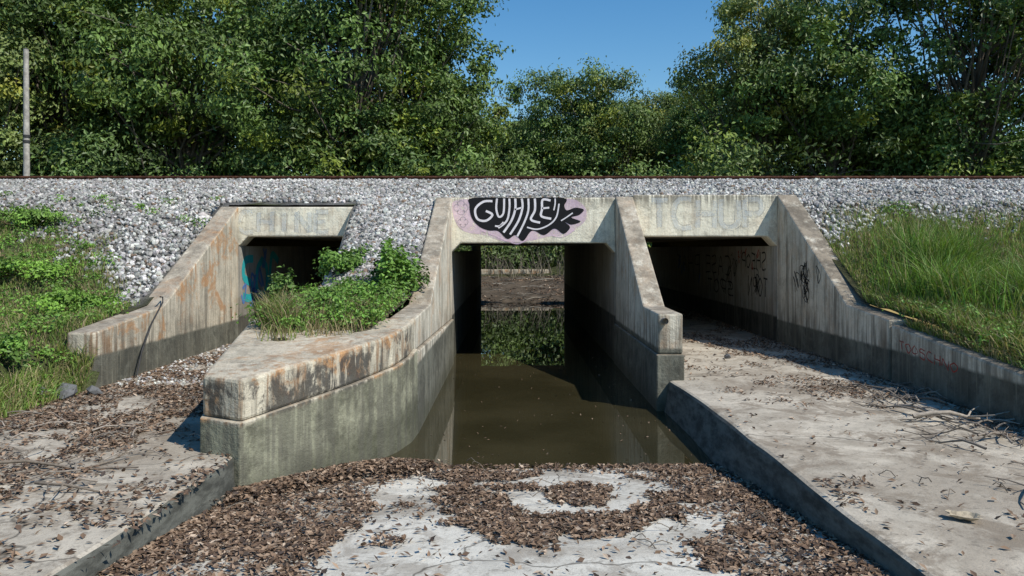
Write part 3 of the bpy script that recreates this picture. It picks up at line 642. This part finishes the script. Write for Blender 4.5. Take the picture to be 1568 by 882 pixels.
def outline_letters(w,x0,y0,cw,ch,gap,t,wd):
    L=[]
    for i,c in enumerate(w):
        for s in LET[c]:
            p=np.array([(x0+i*(cw+gap)+a*cw,y0+b*ch) for a,b in s]);
            g=np.gradient(p,axis=0);g/=np.linalg.norm(g,axis=1)[:,None]+1e-9;nn=np.stack([-g[:,1],g[:,0]],1)
            for sg in(-1,1):L.append(([tuple(v) for v in p+nn*t*sg+rng.normal(0,.7,p.shape)],wd))
    return L
g2=empty('tag_graffiti')
yl=lambda off:(lambda a,b:((a-783)*k,YP+.01-off,2.08-(b-380)*k))
yr=lambda off:(lambda a,b:((a-783)*k,YP+.02-off,2.08-(b-380)*k))
rib('left_word',word('CHINE',366,325,20,30,9,6),0,M_pale,g2,yl(.003));rib('left_word_outline',outline_letters('CHINE',366,325,20,30,9,4,.9),0,M_grey,g2,yl(.006))
rib('right_word',word('TCHUP',996,306,26,42,10,7),0,M_pale,g2,yr(.003));rib('right_word_outline',outline_letters('TCHUP',996,306,26,42,10,4.5,1.0),0,M_grey,g2,yr(.006))
def scrib(n,a0,a1,b0,b1,w,f,mat,name):
    L=[]
    for i in range(n):
        c=np.array([rng.uniform(a0,a1),rng.uniform(b0,b1)]);s=(b1-b0)*.22
        L.append(([c+np.array([math.sin(t*2.3+i)*s*.6+t*s*.15,math.cos(t*1.9+i*2)*s]) for t in range(rng.integers(4,9))],w))
    return rib(name,L,0,mat,g2,f)
fx=lambda X:(lambda a,b:(X,a,b))
scrib(14,11.6,12.8,1.2,1.85,.016,fx(4.796),M_thin,'wing_tag')
L=[]
for w,y0,z0,cw,ch in [('SHEOP',14.2,1.98,.22,-.3),('TORN',14.1,1.5,.22,-.35),('CASE',16.5,1.9,.4,-.4),('SPOT',16.3,1.35,.4,-.3),('PHAT',19.2,1.9,.5,-.45)]: L+=[([(y0+a*cw,z0+b*ch) for a,b in q],.034) for q,_ in word(w,0,0,1,1,.4,.1,.08)]
rib('bay_tags',L,0,M_thin,g2,fx(4.796));scrib(6,14,16,1.6,2.0,.02,fx(4.794),M_red,'bay_red_tag')
scrib(9,13.8,18,1.0,1.9,.022,fx(4.792),M_thin,'bay_scrawl');scrib(5,19,22,1.3,1.9,.05,fx(4.793),M_blue,'bay_blue_tag')
L=[([(13.8+a*.55,1.85-b*.75) for a,b in q],.15) for q,_ in word('SOC',0,0,1,1,.4,.1,.1)]
rib('teal_tag',L,0,M_teal,g2,fx(-4.946));scrib(6,13.8,15.5,1.0,1.9,.06,fx(-4.943),M_blue,'blue_tag')
rib('low_wall_tag',[([(9.35-a*.15,.93-b*.10-(a*.15)*.08) for a,b in q],.014) for q,_ in word('TOOSCHNO',0,0,.7,1,.35,.1,.12)],0,M_red,g2,fx(4.821))
# ---------------------------------------------------------------- light, sky, camera
sd=Vector((.75,-.55,1.0)).normalized()
sun=D.lights.new('sun','SUN');sun.energy=5.0;sun.angle=math.radians(.5);sun.color=(1,.955,.87)
so=D.objects.new('sun',sun);link(so);so.rotation_euler=sd.to_track_quat('Z','Y').to_euler()
W=D.worlds.new('World');S.world=W;W.use_nodes=True;nt=W.node_tree
sk=nt.nodes.new('ShaderNodeTexSky');sk.sky_type='NISHITA';sk.sun_disc=False;sk.sun_elevation=math.asin(sd.z);sk.sun_rotation=math.atan2(sd.x,sd.y)
sk.air_density=1.25;sk.dust_density=.1;sk.ozone_density=3.0;sk.altitude=0
hs=nt.nodes.new('ShaderNodeHueSaturation');hs.inputs['Saturation'].default_value=1.35;hs.inputs['Value'].default_value=1
bg=nt.nodes['Background'];bg.inputs[1].default_value=.13
nt.links.new(sk.outputs[0],hs.inputs['Color']);nt.links.new(hs.outputs[0],bg.inputs[0])
cam=D.cameras.new('camera');co=D.objects.new('camera',cam);link(co);co.location=(0,0,2.08);co.rotation_euler=(math.radians(90),0,0)
cam.sensor_width=36;cam.lens=26.4;cam.shift_y=-.0389;cam.clip_end=2000;cam.clip_start=.05
S.camera=co
S.view_settings.view_transform='Standard';S.view_settings.look='None';S.view_settings.exposure=0
